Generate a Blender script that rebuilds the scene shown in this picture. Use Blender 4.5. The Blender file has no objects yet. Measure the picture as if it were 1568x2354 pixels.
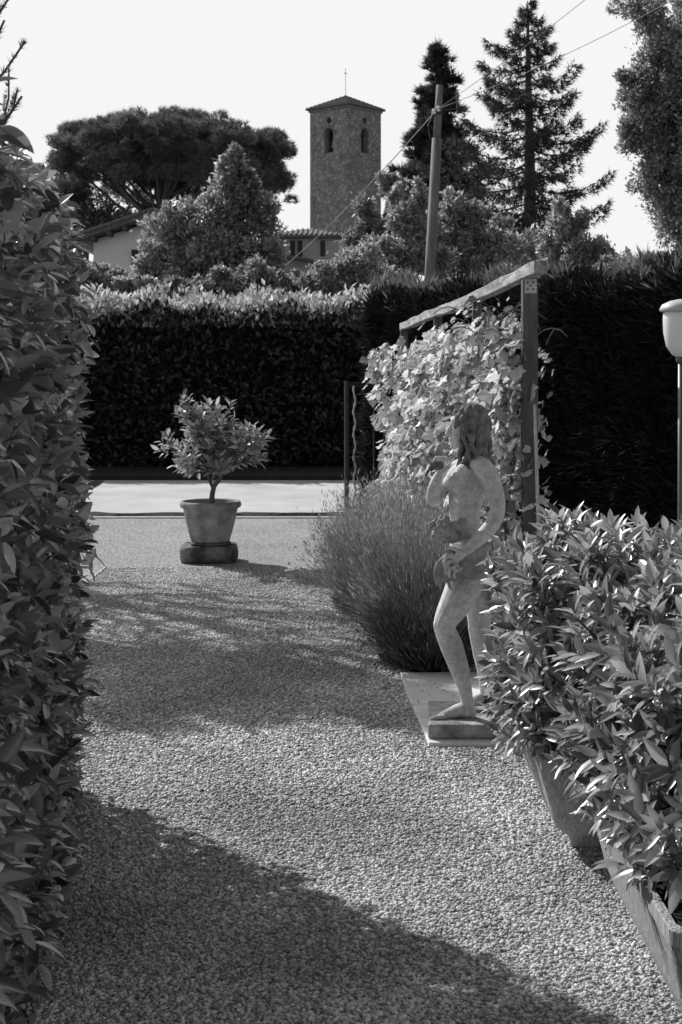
import bpy, bmesh, math, random
import numpy as np
from mathutils import Vector, Matrix, Euler
rng=np.random.default_rng(11); random.seed(5)
SC=bpy.context.scene; COL=SC.collection
F=3269.; CX=784.; HY=850.; CH=1.6
def W(px,py,Y): return Vector(((px-CX)/F*Y, Y, CH-(py-HY)/F*Y))
R=math.radians
# ------------------------------------------------------------------ materials
def newmat(name):
    m=bpy.data.materials.new(name); m.use_nodes=True; nt=m.node_tree; nt.nodes.clear()
    return m,nt
def N(nt,t,**k):
    n=nt.nodes.new(t)
    for a,b in k.items(): setattr(n,a,b)
    return n
def g3(v): return (v,v,v,1)
def ramp(nt,src,stops):
    r=N(nt,'ShaderNodeValToRGB'); e=r.color_ramp.elements
    while len(e)<len(stops): e.new(.5)
    for i,(p,v) in enumerate(stops): e[i].position=p; e[i].color=g3(v)
    nt.links.new(src,r.inputs[0]); return r.outputs[0]
def mul(nt,a,b,f=1.0):
    m=N(nt,'ShaderNodeMix',data_type='RGBA',blend_type='MULTIPLY'); m.inputs[0].default_value=f
    nt.links.new(a,m.inputs[6]); nt.links.new(b,m.inputs[7]); return m.outputs[2]
def grey(name,lo,hi,scale=5,rough=.8,bump=.3,bscale=None,spec=.3,stretch=(1,1,1),detail=6,extra=None,metal=0,bdist=.01,spots=None):
    m,nt=newmat(name); tc=N(nt,'ShaderNodeTexCoord'); mp=N(nt,'ShaderNodeMapping'); mp.inputs['Scale'].default_value=stretch
    nt.links.new(tc.outputs['Object'],mp.inputs[0])
    no=N(nt,'ShaderNodeTexNoise'); no.inputs['Scale'].default_value=scale; no.inputs['Detail'].default_value=detail; no.inputs['Roughness'].default_value=.65
    nt.links.new(mp.outputs[0],no.inputs['Vector'])
    c=ramp(nt,no.outputs[0],[(.33,lo),(.67,hi)])
    for ex in (extra,spots):
        if ex:
            n2=N(nt,'ShaderNodeTexNoise'); n2.inputs['Scale'].default_value=ex[0]; n2.inputs['Detail'].default_value=4
            nt.links.new(mp.outputs[0],n2.inputs['Vector'])
            c=mul(nt,c,ramp(nt,n2.outputs[0],[(ex[1],ex[3]),(ex[2],1)]))
    b=N(nt,'ShaderNodeBsdfPrincipled'); b.inputs['Roughness'].default_value=rough; b.inputs['Specular IOR Level'].default_value=spec; b.inputs['Metallic'].default_value=metal
    nt.links.new(c,b.inputs['Base Color'])
    nb=N(nt,'ShaderNodeTexNoise'); nb.inputs['Scale'].default_value=bscale or scale*6; nb.inputs['Detail'].default_value=5
    nt.links.new(mp.outputs[0],nb.inputs['Vector'])
    bp=N(nt,'ShaderNodeBump'); bp.inputs['Strength'].default_value=bump; bp.inputs['Distance'].default_value=bdist
    nt.links.new(nb.outputs[0],bp.inputs['Height']); nt.links.new(bp.outputs[0],b.inputs['Normal'])
    o=N(nt,'ShaderNodeOutputMaterial'); nt.links.new(b.outputs[0],o.inputs[0]); return m
def leafm(name,lo,hi,rough=.45,tr=.3,spec=.5,big=None):
    m,nt=newmat(name); ge=N(nt,'ShaderNodeNewGeometry')
    c=ramp(nt,ge.outputs['Random Per Island'],[(0,lo),(1,hi)])
    if big:
        tc=N(nt,'ShaderNodeTexCoord'); no=N(nt,'ShaderNodeTexNoise'); no.inputs['Scale'].default_value=big
        nt.links.new(tc.outputs['Object'],no.inputs['Vector']); c=mul(nt,c,ramp(nt,no.outputs[0],[(.35,.6),(.65,1)]))
    b=N(nt,'ShaderNodeBsdfPrincipled'); b.inputs['Roughness'].default_value=rough; b.inputs['Specular IOR Level'].default_value=spec
    nt.links.new(c,b.inputs['Base Color'])
    o=N(nt,'ShaderNodeOutputMaterial')
    if tr>0:
        t=N(nt,'ShaderNodeBsdfTranslucent'); nt.links.new(c,t.inputs[0])
        mx=N(nt,'ShaderNodeMixShader'); mx.inputs[0].default_value=tr
        nt.links.new(b.outputs[0],mx.inputs[1]); nt.links.new(t.outputs[0],mx.inputs[2]); nt.links.new(mx.outputs[0],o.inputs[0])
    else: nt.links.new(b.outputs[0],o.inputs[0])
    return m
def gravelmat():
    m,nt=newmat('gravel ground'); tc=N(nt,'ShaderNodeTexCoord')
    v=N(nt,'ShaderNodeTexVoronoi'); v.inputs['Scale'].default_value=95; nt.links.new(tc.outputs['Object'],v.inputs['Vector'])
    bw=N(nt,'ShaderNodeSeparateColor'); nt.links.new(v.outputs['Color'],bw.inputs[0])
    c=ramp(nt,bw.outputs[0],[(0,.26),(.6,.62),(1,.85)])
    d=ramp(nt,v.outputs['Distance'],[(.25,1),(.75,.3)]); c=mul(nt,c,d)
    no=N(nt,'ShaderNodeTexNoise'); no.inputs['Scale'].default_value=.9; no.inputs['Detail'].default_value=5; nt.links.new(tc.outputs['Object'],no.inputs['Vector'])
    c=mul(nt,c,ramp(nt,no.outputs[0],[(.35,.8),(.65,1)]))
    b=N(nt,'ShaderNodeBsdfPrincipled'); b.inputs['Roughness'].default_value=.85; nt.links.new(c,b.inputs['Base Color'])
    bp=N(nt,'ShaderNodeBump',invert=True); bp.inputs['Strength'].default_value=1; bp.inputs['Distance'].default_value=.01
    nt.links.new(v.outputs['Distance'],bp.inputs['Height']); nt.links.new(bp.outputs[0],b.inputs['Normal'])
    o=N(nt,'ShaderNodeOutputMaterial'); nt.links.new(b.outputs[0],o.inputs[0]); return m
def brickmat(name,c1,c2,mort,scale):
    m,nt=newmat(name); tc=N(nt,'ShaderNodeTexCoord'); sp=N(nt,'ShaderNodeSeparateXYZ'); nt.links.new(tc.outputs['Object'],sp.inputs[0])
    ad=N(nt,'ShaderNodeMath',operation='ADD'); nt.links.new(sp.outputs[0],ad.inputs[0]); nt.links.new(sp.outputs[1],ad.inputs[1])
    cb=N(nt,'ShaderNodeCombineXYZ'); nt.links.new(ad.outputs[0],cb.inputs[0]); nt.links.new(sp.outputs[2],cb.inputs[1])
    br=N(nt,'ShaderNodeTexBrick'); br.inputs['Scale'].default_value=scale; br.inputs['Color1'].default_value=g3(c1); br.inputs['Color2'].default_value=g3(c2); br.inputs['Mortar'].default_value=g3(mort); br.inputs['Mortar Size'].default_value=.015
    nt.links.new(cb.outputs[0],br.inputs['Vector'])
    no=N(nt,'ShaderNodeTexNoise'); no.inputs['Scale'].default_value=1.6; no.inputs['Detail'].default_value=8; no.inputs['Roughness'].default_value=.8; nt.links.new(tc.outputs['Object'],no.inputs['Vector'])
    c=mul(nt,br.outputs[0],ramp(nt,no.outputs[0],[(.35,.45),(.62,1.0)]))
    n2=N(nt,'ShaderNodeTexNoise'); n2.inputs['Scale'].default_value=4.5; n2.inputs['Detail'].default_value=2; nt.links.new(tc.outputs['Object'],n2.inputs['Vector'])
    mx=N(nt,'ShaderNodeMix',data_type='RGBA'); nt.links.new(ramp(nt,n2.outputs[0],[(.57,0),(.66,.6)]),mx.inputs[0]); nt.links.new(c,mx.inputs[6]); mx.inputs[7].default_value=g3(.6)
    b=N(nt,'ShaderNodeBsdfPrincipled'); b.inputs['Roughness'].default_value=.9; nt.links.new(mx.outputs[2],b.inputs['Base Color'])
    bp=N(nt,'ShaderNodeBump'); bp.inputs['Distance'].default_value=.05; bp.inputs['Strength'].default_value=.6; nt.links.new(no.outputs[0],bp.inputs['Height']); nt.links.new(bp.outputs[0],b.inputs['Normal'])
    o=N(nt,'ShaderNodeOutputMaterial'); nt.links.new(b.outputs[0],o.inputs[0]); return m
M=dict(
 gravel=gravelmat(),
 pebble=leafm('pebble',.3,.98,.75,0,.3,1.1),
 ground=grey('grass soil',.04,.08,3,.95,.3),
 road=grey('pale asphalt',.46,.56,1.5,.9,.5,bscale=90,extra=(.8,.4,.6,.85)),
 verge=grey('verge soil',.012,.04,14,.95,.8),
 kerb=grey('kerb concrete',.3,.45,9,.9,.4),
 laurel=leafm('laurel leaf',.03,.52,.30,.2,1.0),
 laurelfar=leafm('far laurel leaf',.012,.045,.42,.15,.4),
 sunlit_leaf=leafm('sunlit new laurel growth',.28,.66,.42,.5,.6),  # far laurel's new top growth, with the sunlight on it put into the colour
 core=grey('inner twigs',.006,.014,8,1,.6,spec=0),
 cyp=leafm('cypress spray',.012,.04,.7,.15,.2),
 cyptop=leafm('sunlit cypress spray',.10,.28,.7,.35,.2),  # lit copy of the cypress colour, for the top of the conifer hedge
 shrub=leafm('planter shrub leaf',.06,.62,.28,.3,.9),
 citrus=leafm('citrus leaf',.14,.56,.36,.4,.6),
 vine=leafm('vine leaf',.2,.9,.5,.42,.4),
 lav=leafm('lavender stem',.16,.5,.8,.3,.1),
 lavbase=leafm('lavender leaf',.09,.28,.8,.25,.1),
 lowleaf=leafm('low dark herb leaf',.05,.18,.7,.2,.2),
 tree=leafm('broad tree leaf',.2,.8,.36,.48,.6,.8),
 tree2=leafm('dark tree leaf',.16,.6,.38,.5,.6,.8),
 pine=leafm('pine needle',.10,.36,.7,.38,.2,.5),
 spruce=leafm('spruce needle',.03,.14,.7,.28,.2),
 bark=grey('bark',.06,.16,9,.95,.9,stretch=(1,1,.25)),
 wood=grey('weathered wood',.05,.14,6,.8,.6,stretch=(3,3,.4),bscale=25),
 beam=grey('pale beam wood',.14,.5,7,.85,.8,stretch=(3,.6,3),bscale=25),
 polem=grey('grey utility pole',.12,.22,5,.8,.3,stretch=(2,2,.3)),
 iron=grey('black iron',.015,.03,10,.45,.1,spec=.5),
 steel=grey('galvanised plate',.3,.45,10,.4,.1,metal=.6),
 stone=grey('weathered statue stone',.50,.78,40,.85,.6,bscale=140,extra=(4,.30,.62,.72),spots=(80,.30,.36,.6),bdist=.004),
 hairst=grey('mossy statue stone',.10,.28,30,.9,.9,bscale=110,extra=(12,.33,.6,.75),bdist=.006),
 drape=grey('draped statue stone',.24,.46,30,.9,.8,bscale=110,extra=(6,.33,.6,.8),bdist=.005),
 slab=grey('pale paving',.6,.74,5,.85,.4,bscale=60),
 plinth=grey('plinth stone',.22,.5,18,.9,.9,bscale=70,extra=(6,.36,.56,.6)),
 block=grey('dark rough stone',.07,.2,12,.95,1,bscale=50,extra=(6,.4,.55,.5)),
 terra=grey('terracotta',.2,.36,9,.85,.4,bscale=60,extra=(5,.4,.55,.7)),
 trough=grey('combed stone trough',.28,.58,14,.9,1.0,stretch=(9,9,.6),bscale=13,bdist=.02),
 soil=grey('potting soil',.02,.05,30,1,1),
 white=grey('opal glass',.7,.78,2,.25,.0),
 lamp=grey('lamp metal',.08,.1,4,.4,.05,spec=.5),
 lampcap=grey('lamp cap metal',.4,.5,4,.5,.05,spec=.5),
 wire=grey('wire',.3,.4,2,.7,.0),
 brick=brickmat('tower masonry',.22,.36,.36,3.2),
 tiles=grey('roof tiles',.08,.24,7,.9,.9,stretch=(3,1,1),bscale=9,bdist=.05),
 plaster=grey('pale plaster',.76,.84,1.2,.9,.2),
 plaster2=grey('grey plaster',.36,.48,1.2,.9,.2),
 dark=grey('dark opening',.01,.02,3,.4,.0,spec=.4),
 shutter=grey('dark shutter',.03,.05,3,.6,.3),
 cane=grey('cane',.35,.5,30,.6,.2),
)
# ------------------------------------------------------------------ object helpers
def thing(name,label,cat,loc=(0,0,0),rz=0,group=None):
    o=bpy.data.objects.new(name,None); COL.objects.link(o); o.location=loc; o.rotation_euler=(0,0,rz); o.empty_display_size=.1
    o['label']=label; o['category']=cat
    if group:o['group']=group
    return o
def link(name,me,mat,parent=None,local=False,smooth=False):
    o=bpy.data.objects.new(name,me); COL.objects.link(o)
    if mat is not None and len(me.materials)==0: me.materials.append(mat)
    if smooth: me.shade_smooth()
    if parent:
        if not local:
            q=parent; off=Vector((0,0,0))
            while q: off+=q.location; q=q.parent
            me.transform(Matrix.Translation(-off))
        o.parent=parent
    return o
def tag(o,label=None,cat=None,group=None,kind=None):
    for k,v in (('label',label),('category',cat),('group',group),('kind',kind)):
        if v:o[k]=v
    return o
def npmesh(name,V,Fa,smooth=False):
    me=bpy.data.meshes.new(name); V=np.ascontiguousarray(V,dtype=np.float32).reshape(-1,3)
    k=Fa.shape[-1]; Fa=np.ascontiguousarray(Fa,dtype=np.int32).reshape(-1,k)
    me.vertices.add(len(V)); me.vertices.foreach_set('co',V.ravel())
    me.loops.add(Fa.size); me.loops.foreach_set('vertex_index',Fa.ravel())
    me.polygons.add(len(Fa)); me.polygons.foreach_set('loop_start',np.arange(0,Fa.size,k,dtype=np.int32))
    me.update(calc_edges=True)
    if smooth: me.shade_smooth()
    return me
def unit(a): return a/np.maximum(np.linalg.norm(a,axis=-1,keepdims=True),1e-9)
def rdir(n): return unit(rng.normal(size=(n,3)))
def scat(name,T,TF,pos,d,up,s,smooth=False):
    T=np.array(T,float); TF=np.array(TF); n=len(pos); d=unit(d); side=unit(np.cross(d,up)); nr=np.cross(side,d)
    s=np.asarray(s,float)
    if s.ndim==1: s=np.repeat(s[:,None],3,1)
    A=T[None]*s[:,None,:]
    V=pos[:,None,:]+A[...,0:1]*side[:,None]+A[...,1:2]*d[:,None]+A[...,2:3]*nr[:,None]
    Fa=TF[None]+(np.arange(n)*len(T))[:,None,None]
    return npmesh(name,V,Fa,smooth)
def leafT(rows,wid,fold,droop):
    T=[];Fc=[]
    for i in range(rows+1):
        t=i/rows; w=wid*(math.sin(math.pi*min(1,t*1.0)**.85)**.8)/2+.004; z=-droop*t*t
        T+=[(-w,t,z+fold*w),(0,t,z),(w,t,z+fold*w)]
    for i in range(rows):
        a=i*3; Fc+=[(a,a+1,a+4,a+3),(a+1,a+2,a+5,a+4)]
    return T,Fc
L_BIG=leafT(6,.42,.35,.14); L_MED=leafT(4,.33,.4,.2); L_CIT=leafT(3,.42,.35,.15)
L_SM=([(0,0,0),(-.24,.45,.08),(.24,.45,.08),(0,1,-.05)],[(0,1,3),(0,3,2)])
def tuftT(k,w,ang,seed):
    r=random.Random(seed); T=[];Fc=[]
    for i in range(k):
        a=2*math.pi*i/k+r.random(); b=ang*(.35+.65*r.random()); L=.7+.3*r.random()
        d=Vector((math.cos(a)*math.sin(b),math.cos(b),math.sin(a)*math.sin(b))); s=d.cross(Vector((r.random()-.5,r.random()-.5,r.random()))).normalized()*w
        j=len(T); T+=[tuple(-s),tuple(s),tuple(d*L)]; Fc.append((j,j+1,j+2))
    return T,Fc
TUFT=tuftT(8,.05,1.0,1); SPRAY=tuftT(7,.07,.6,2)
def vineT():
    n=15; rad=[.25,.66,.5,.84,.62,.76,.68,1.0,.68,.76,.62,.84,.5,.66,.25]
    T=[(0,.12,0)]
    for i in range(n):
        a=-math.pi/2+ .35+ (2*math.pi-.7)*i/(n-1); r_=rad[i]*.55
        x=math.cos(a)*r_; y=math.sin(a)*r_+.42
        T.append((x,y,-.25*(x*x)+.05*math.sin(i*2.1)))
    return T,[(0,i,i+1) for i in range(1,n)]
VINE=vineT()
class MB:
    def __init__(s): s.v=[];s.f=[]
    def box(s,x0,x1,y0,y1,z0,z1,mt=None):
        b=len(s.v); P=[Vector(p) for p in ((x0,y0,z0),(x1,y0,z0),(x1,y1,z0),(x0,y1,z0),(x0,y0,z1),(x1,y0,z1),(x1,y1,z1),(x0,y1,z1))]
        if mt: P=[mt@p for p in P]
        s.v+=[tuple(p) for p in P]; s.f+=[tuple(b+i for i in q) for q in ((3,2,1,0),(4,5,6,7),(0,1,5,4),(1,2,6,5),(2,3,7,6),(3,0,4,7))]; return s
    def tube(s,pts,rad,k=7,cap=True):
        pts=[Vector(p) for p in pts]; n=len(pts)
        if not hasattr(rad,'__len__'): rad=[rad]*n
        b0=len(s.v); prev=None
        for i,p in enumerate(pts):
            t=(pts[min(i+1,n-1)]-pts[max(i-1,0)]).normalized()
            a=t.orthogonal().normalized() if prev is None else (prev-t*prev.dot(t)).normalized()
            prev=a; c=t.cross(a)
            for j in range(k):
                q=2*math.pi*j/k; s.v.append(tuple(p+(a*math.cos(q)+c*math.sin(q))*rad[i]))
        for i in range(n-1):
            for j in range(k):
                a=b0+i*k; s.f.append((a+j,a+(j+1)%k,a+k+(j+1)%k,a+k+j))
        if cap:
            s.f.append(tuple(b0+j for j in reversed(range(k)))); s.f.append(tuple(b0+(n-1)*k+j for j in range(k)))
        return s
    def rings(s,rings,close=True):
        b0=len(s.v); k=len(rings[0])
        for r in rings: s.v+=[tuple(p) for p in r]
        for i in range(len(rings)-1):
            for j in range(k):
                a=b0+i*k; s.f.append((a+j,a+(j+1)%k,a+k+(j+1)%k,a+k+j))
        if close:
            s.f.append(tuple(b0+j for j in reversed(range(k)))); s.f.append(tuple(b0+(len(rings)-1)*k+j for j in range(k)))
        return s
    def lathe(s,prof,c=(0,0,0),k=40):
        return s.rings([[(c[0]+r*math.cos(2*math.pi*j/k),c[1]+r*math.sin(2*math.pi*j/k),c[2]+z) for j in range(k)] for r,z in prof])
    def poly(s,pts,ext):
        b=len(s.v); n=len(pts); e=Vector(ext)
        s.v+=[tuple(p) for p in pts]+[tuple(Vector(p)+e) for p in pts]
        s.f+= [tuple(b+i for i in range(n)),tuple(b+n+i for i in reversed(range(n)))]
        for i in range(n): s.f.append((b+i,b+n+i,b+n+(i+1)%n,b+(i+1)%n))
        return s
    def mesh(s,name):
        me=bpy.data.meshes.new(name); me.from_pydata(s.v,[],s.f); me.update()
        bm=bmesh.new(); bm.from_mesh(me); bmesh.ops.recalc_face_normals(bm,faces=bm.faces); bm.to_mesh(me); bm.free(); return me
    def obj(s,name,mat,parent=None,local=False,smooth=False,bevel=0):
        o=link(name,s.mesh(name),M[mat],parent,local,smooth)
        if bevel:
            b=o.modifiers.new('b','BEVEL'); b.width=bevel; b.segments=2; b.limit_method='ANGLE'
        return o
def evaluated(o):
    bpy.context.view_layer.update(); dg=bpy.context.evaluated_depsgraph_get()
    return bpy.data.meshes.new_from_object(o.evaluated_get(dg))
# ------------------------------------------------------------------ world, sun, camera
EL=R(38); AZ=(-.657,.754)
w=bpy.data.worlds.new("World"); SC.world=w; w.use_nodes=True; nt=w.node_tree; nt.nodes.clear()
sk=N(nt,'ShaderNodeTexSky'); sk.sky_type='NISHITA'; sk.sun_disc=False; sk.sun_elevation=EL; sk.sun_rotation=math.atan2(AZ[0],AZ[1])%(2*math.pi); sk.dust_density=2.0
bw=N(nt,'ShaderNodeRGBToBW'); bg=N(nt,'ShaderNodeBackground'); bg.inputs[1].default_value=.15
nt.links.new(sk.outputs[0],bw.inputs[0]); last=bw.outputs[0]
for op,v in (('DIVIDE',3.1),('POWER',3.4),('MULTIPLY',6.0),('MINIMUM',6.15)):
    q=N(nt,'ShaderNodeMath',operation=op); q.inputs[1].default_value=v; nt.links.new(last,q.inputs[0]); last=q.outputs[0]
ou=N(nt,'ShaderNodeOutputWorld'); nt.links.new(last,bg.inputs[0]); nt.links.new(bg.outputs[0],ou.inputs[0])
sd=bpy.data.lights.new('sun','SUN'); sd.energy=5; sd.angle=R(.5); so=bpy.data.objects.new('sun',sd); COL.objects.link(so)
D=Vector((-AZ[0]*math.cos(EL),-AZ[1]*math.cos(EL),-math.sin(EL))); so.rotation_euler=D.to_track_quat('-Z','Y').to_euler(); so.location=(-5,8,12)
cd=bpy.data.cameras.new('camera'); cam=bpy.data.objects.new('camera',cd); COL.objects.link(cam); SC.camera=cam
cam.location=(0,0,CH); cam.rotation_euler=(R(90),0,0); cd.sensor_fit='VERTICAL'; cd.sensor_height=36; cd.sensor_width=24; cd.lens=50; cd.shift_y=-(1177-HY)/2354; cd.clip_end=2000
cd.dof.use_dof=True; cd.dof.focus_distance=6.0; cd.dof.aperture_fstop=13
SC.view_settings.view_transform='Standard'; SC.view_settings.look='None'; SC.view_settings.exposure=0
# ------------------------------------------------------------------ setting
def sheet(name,x0,x1,y0,y1,z,mat):
    m=MB(); m.v=[(x0,y0,z),(x1,y0,z),(x1,y1,z),(x0,y1,z)]; m.f=[(0,1,2,3)]
    o=m.obj(name,mat); o['kind']='structure'; return o
sheet('ground',-500,500,-200,900,-.012,'ground')
sheet('gravel_path',-9,9,-3,15.3,0,'gravel')
sheet('road',-60,60,15.55,20.7,-.004,'road')
k=MB(); k.box(-20,20,15.3,15.42,-.05,.012); k.obj('kerb','kerb')['kind']='structure'
k=MB(); nx=160
V=[];Fc=[]
for i in range(nx+1):
    x=-12+24*i/nx
    for j,(y,z) in enumerate(((15.42,0),(15.5,.03),(15.6,.028),(15.72,-.005))): V.append((x,y+.05*math.sin(x*7+j)+.03*random.random(),z+.012*random.random()*(0 if j in(0,3) else 1)))
for i in range(nx):
    for j in range(3): a=i*4+j; Fc.append((a,a+4,a+5,a+1))
k.v=V;k.f=Fc; k.obj('road_edge','verge')['kind']='structure'
k=MB(); k.box(-20,20,20.65,24.5,-.05,.06); k.obj('verge','verge')['kind']='structure'
def stones(y0,y1,n,ico,s0,s1):
    if ico:
        bm=bmesh.new(); bmesh.ops.create_icosphere(bm,subdivisions=1,radius=1); T=[tuple(v.co) for v in bm.verts]; TF=[tuple(v.index for v in f.verts) for f in bm.faces]; bm.free()
    else: T=[(1,0,0),(-1,0,0),(0,1,0),(0,-1,0),(0,0,1),(0,0,-1)]; TF=[(0,2,4),(2,1,4),(1,3,4),(3,0,4),(2,0,5),(1,2,5),(3,1,5),(0,3,5)]
    y=y0+(y1-y0)*rng.random(n); hw=.27*y; x=np.clip((rng.random(n)*2-1)*hw,-1.9,2.4); s=s0+(s1-s0)*rng.random(n)**2.5
    pos=np.stack([x,y,s*.35],1); d=rdir(n)*[1,1,.35]; up=np.array([0,0,1.])+.35*rng.normal(size=(n,3))
    return T,TF,pos,d,up,np.stack([s*(.7+.3*rng.random(n)),s*1.2,s*.6],1)
st=scat('gravel_stones',*stones(3.1,5.2,95000,True,.003,.0085),smooth=True)
o=link('gravel_stones',st,M['pebble']); o['kind']='stuff'; tag(o,'small pale grey gravel stones covering the path in the foreground','gravel')
st=scat('far_gravel_stones',*stones(5.2,11.5,170000,False,.005,.0105),smooth=False)
o=link('far_gravel_stones',st,M['pebble']); o['kind']='stuff'; tag(o,'loose gravel stones covering the path around the potted tree','gravel')
# ------------------------------------------------------------------ hedges
def bump3(p,f=1.0):
    x,y,z=p[:,0]*f,p[:,1]*f,p[:,2]*f
    return (np.sin(2.3*x+1.7*np.sin(1.9*z)+y)+np.sin(3.1*z+2.1*np.sin(1.3*y+x))+np.sin(4.7*y+2.7*x+z))/3
def hedge(name,label,cat,p0,p1,depth,H,n,T,size,mat,amp,out_w,up_w,back=.25,topw=1.3,topamp=0,rand=.6,shell=.14,inset=.1,upr=.6,shoots=None):
    p0=np.array(p0);p1=np.array(p1); u=(p1-p0);L=np.linalg.norm(u);u/=L; v=np.array([-u[1],u[0]])
    root=thing(name,label,cat,(p0[0],p0[1],0))
    areas=np.array([L*H,L*H*back,L*depth*topw,depth*H*.8,depth*H*.8]); cnt=(n*areas/areas.sum()).astype(int)
    P=[];NN=[]
    for f,c in enumerate(cnt):
        a=rng.random(c);b=rng.random(c); z0=.02
        if f==0: q=np.stack([a*L,np.zeros(c),z0+b*(H-z0)],1); nn=[0,-1,0]
        if f==1: q=np.stack([a*L,np.full(c,depth),z0+b*(H-z0)],1); nn=[0,1,0]
        if f==2: q=np.stack([a*L,b*depth,np.full(c,H)],1); nn=[0,0,1]
        if f==3: q=np.stack([np.zeros(c),a*depth,z0+b*(H-z0)],1); nn=[-1,0,0]
        if f==4: q=np.stack([np.full(c,L),a*depth,z0+b*(H-z0)],1); nn=[1,0,0]
        nn=np.tile(np.array(nn,float),(c,1))
        q=q+nn*(amp*bump3(q,1.3)[:,None]-shell*rng.random(c)[:,None]**1.5)
        if f==2: q[:,2]+=topamp*(bump3(q,2.2)+rng.random(c)-.5)
        P.append(q);NN.append(nn)
    q=np.concatenate(P);nn=np.concatenate(NN)
    Wd=lambda a:np.stack([a[:,0]*u[0]+a[:,1]*v[0],a[:,0]*u[1]+a[:,1]*v[1],a[:,2]],1)
    pos=Wd(q)+[p0[0],p0[1],0]; no=Wd(nn); m=len(pos)
    d=no*out_w+rdir(m)*rand+np.array([0,0,up_w]); up=no*.5+np.array([0,0,upr])+rdir(m)*.55
    s=size*(.65+.5*rng.random(m))
    link('foliage',scat('foliage',*T,pos,d,up,s),M[mat],root)
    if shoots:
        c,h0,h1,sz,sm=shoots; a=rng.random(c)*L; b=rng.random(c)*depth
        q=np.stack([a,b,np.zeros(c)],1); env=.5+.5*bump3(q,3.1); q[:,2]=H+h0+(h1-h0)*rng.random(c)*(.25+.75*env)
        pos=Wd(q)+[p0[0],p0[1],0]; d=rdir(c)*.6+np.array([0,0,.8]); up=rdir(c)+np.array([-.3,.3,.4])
        link('sunlit_shoots',scat('sunlit_shoots',*T,pos,d,up,sz*(.6+.6*rng.random(c))),M[sm],root)  # top leaves in a paler material that paints the sunlight on the hedge top
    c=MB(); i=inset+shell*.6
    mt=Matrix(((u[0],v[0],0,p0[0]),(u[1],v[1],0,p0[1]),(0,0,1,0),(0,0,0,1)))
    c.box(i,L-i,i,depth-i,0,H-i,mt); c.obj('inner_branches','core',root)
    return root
def near_hedge():
    p0=(-.60,1.9);p1=(-1.03,5.45)
    u=np.array(p1)-np.array(p0);L=np.linalg.norm(u);u/=L
    root=thing('laurel_hedge','tall near laurel hedge with large glossy leaves along the left side of the gravel path','hedge',(-1.2,4,0))
    nrm=np.array([u[1],-u[0],0.]); H=2.15; Dp=1.1
    def face(c,kind):
        a=rng.random(c)*L; b=rng.random(c)
        if kind=='side':
            z=.02+b*H; base=np.stack([p0[0]+u[0]*a,p0[1]+u[1]*a,z],1); nn=np.tile(nrm,(c,1))
        elif kind=='top':
            base=np.stack([p0[0]+u[0]*a-nrm[0]*b*Dp,p0[1]+u[1]*a-nrm[1]*b*Dp,np.full(c,H)],1); nn=np.tile([0,0,1.],(c,1))
        else:
            z=.02+rng.random(c)*H; base=np.stack([p1[0]-nrm[0]*b*Dp,p1[1]-nrm[1]*b*Dp,z],1); nn=np.tile([u[0],u[1],0],(c,1))
        return base,nn
    P=[face(12500,'side'),face(4000,'top'),face(3000,'end')]
    q=np.concatenate([a for a,b in P]); nn=np.concatenate([b for a,b in P]); m=len(q)
    q=q+nn*(.045*bump3(q,3)[:,None]+.04-.17*rng.random(m)[:,None]**1.1)-nrm*(np.maximum(0,q[:,2:3]-1.6)**2*.14)
    d=nn*.5+rdir(m)*.8+np.array([.05,-.1,.15]); up=nn*.35+np.array([-.1,.2,.75])+rdir(m)*.5
    s=.070*(.5+.75*rng.random(m))
    link('foliage',scat('foliage',*L_BIG,q,d,up,s,smooth=True),M['laurel'],root)
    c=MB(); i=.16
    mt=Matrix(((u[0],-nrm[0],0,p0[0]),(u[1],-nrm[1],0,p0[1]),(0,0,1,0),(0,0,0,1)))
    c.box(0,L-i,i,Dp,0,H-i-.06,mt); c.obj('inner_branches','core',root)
near_hedge()
hedge('laurel_hedge','dark clipped laurel hedge with sunlit top across the road behind the potted tree','hedge',(-7.5,22.6),(1.2,22.6),1.4,2.5,30000,L_SM,.13,'laurelfar',.08,.5,.1,topw=2.0,topamp=.16,rand=.7,upr=.5,shoots=(18000,-.25,.48,.13,'sunlit_leaf'))
hedge('conifer_hedge','tall black shaded conifer hedge behind the pergola and the lamp','hedge',(.32,16.6),(4.6,11.2),1.2,2.38,28000,SPRAY,.26,'cyp',.09,.5,.35,topw=1.5,topamp=.14,rand=.55,shell=.22,inset=.12,shoots=(4200,-.2,.32,.24,'cyptop'))
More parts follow.
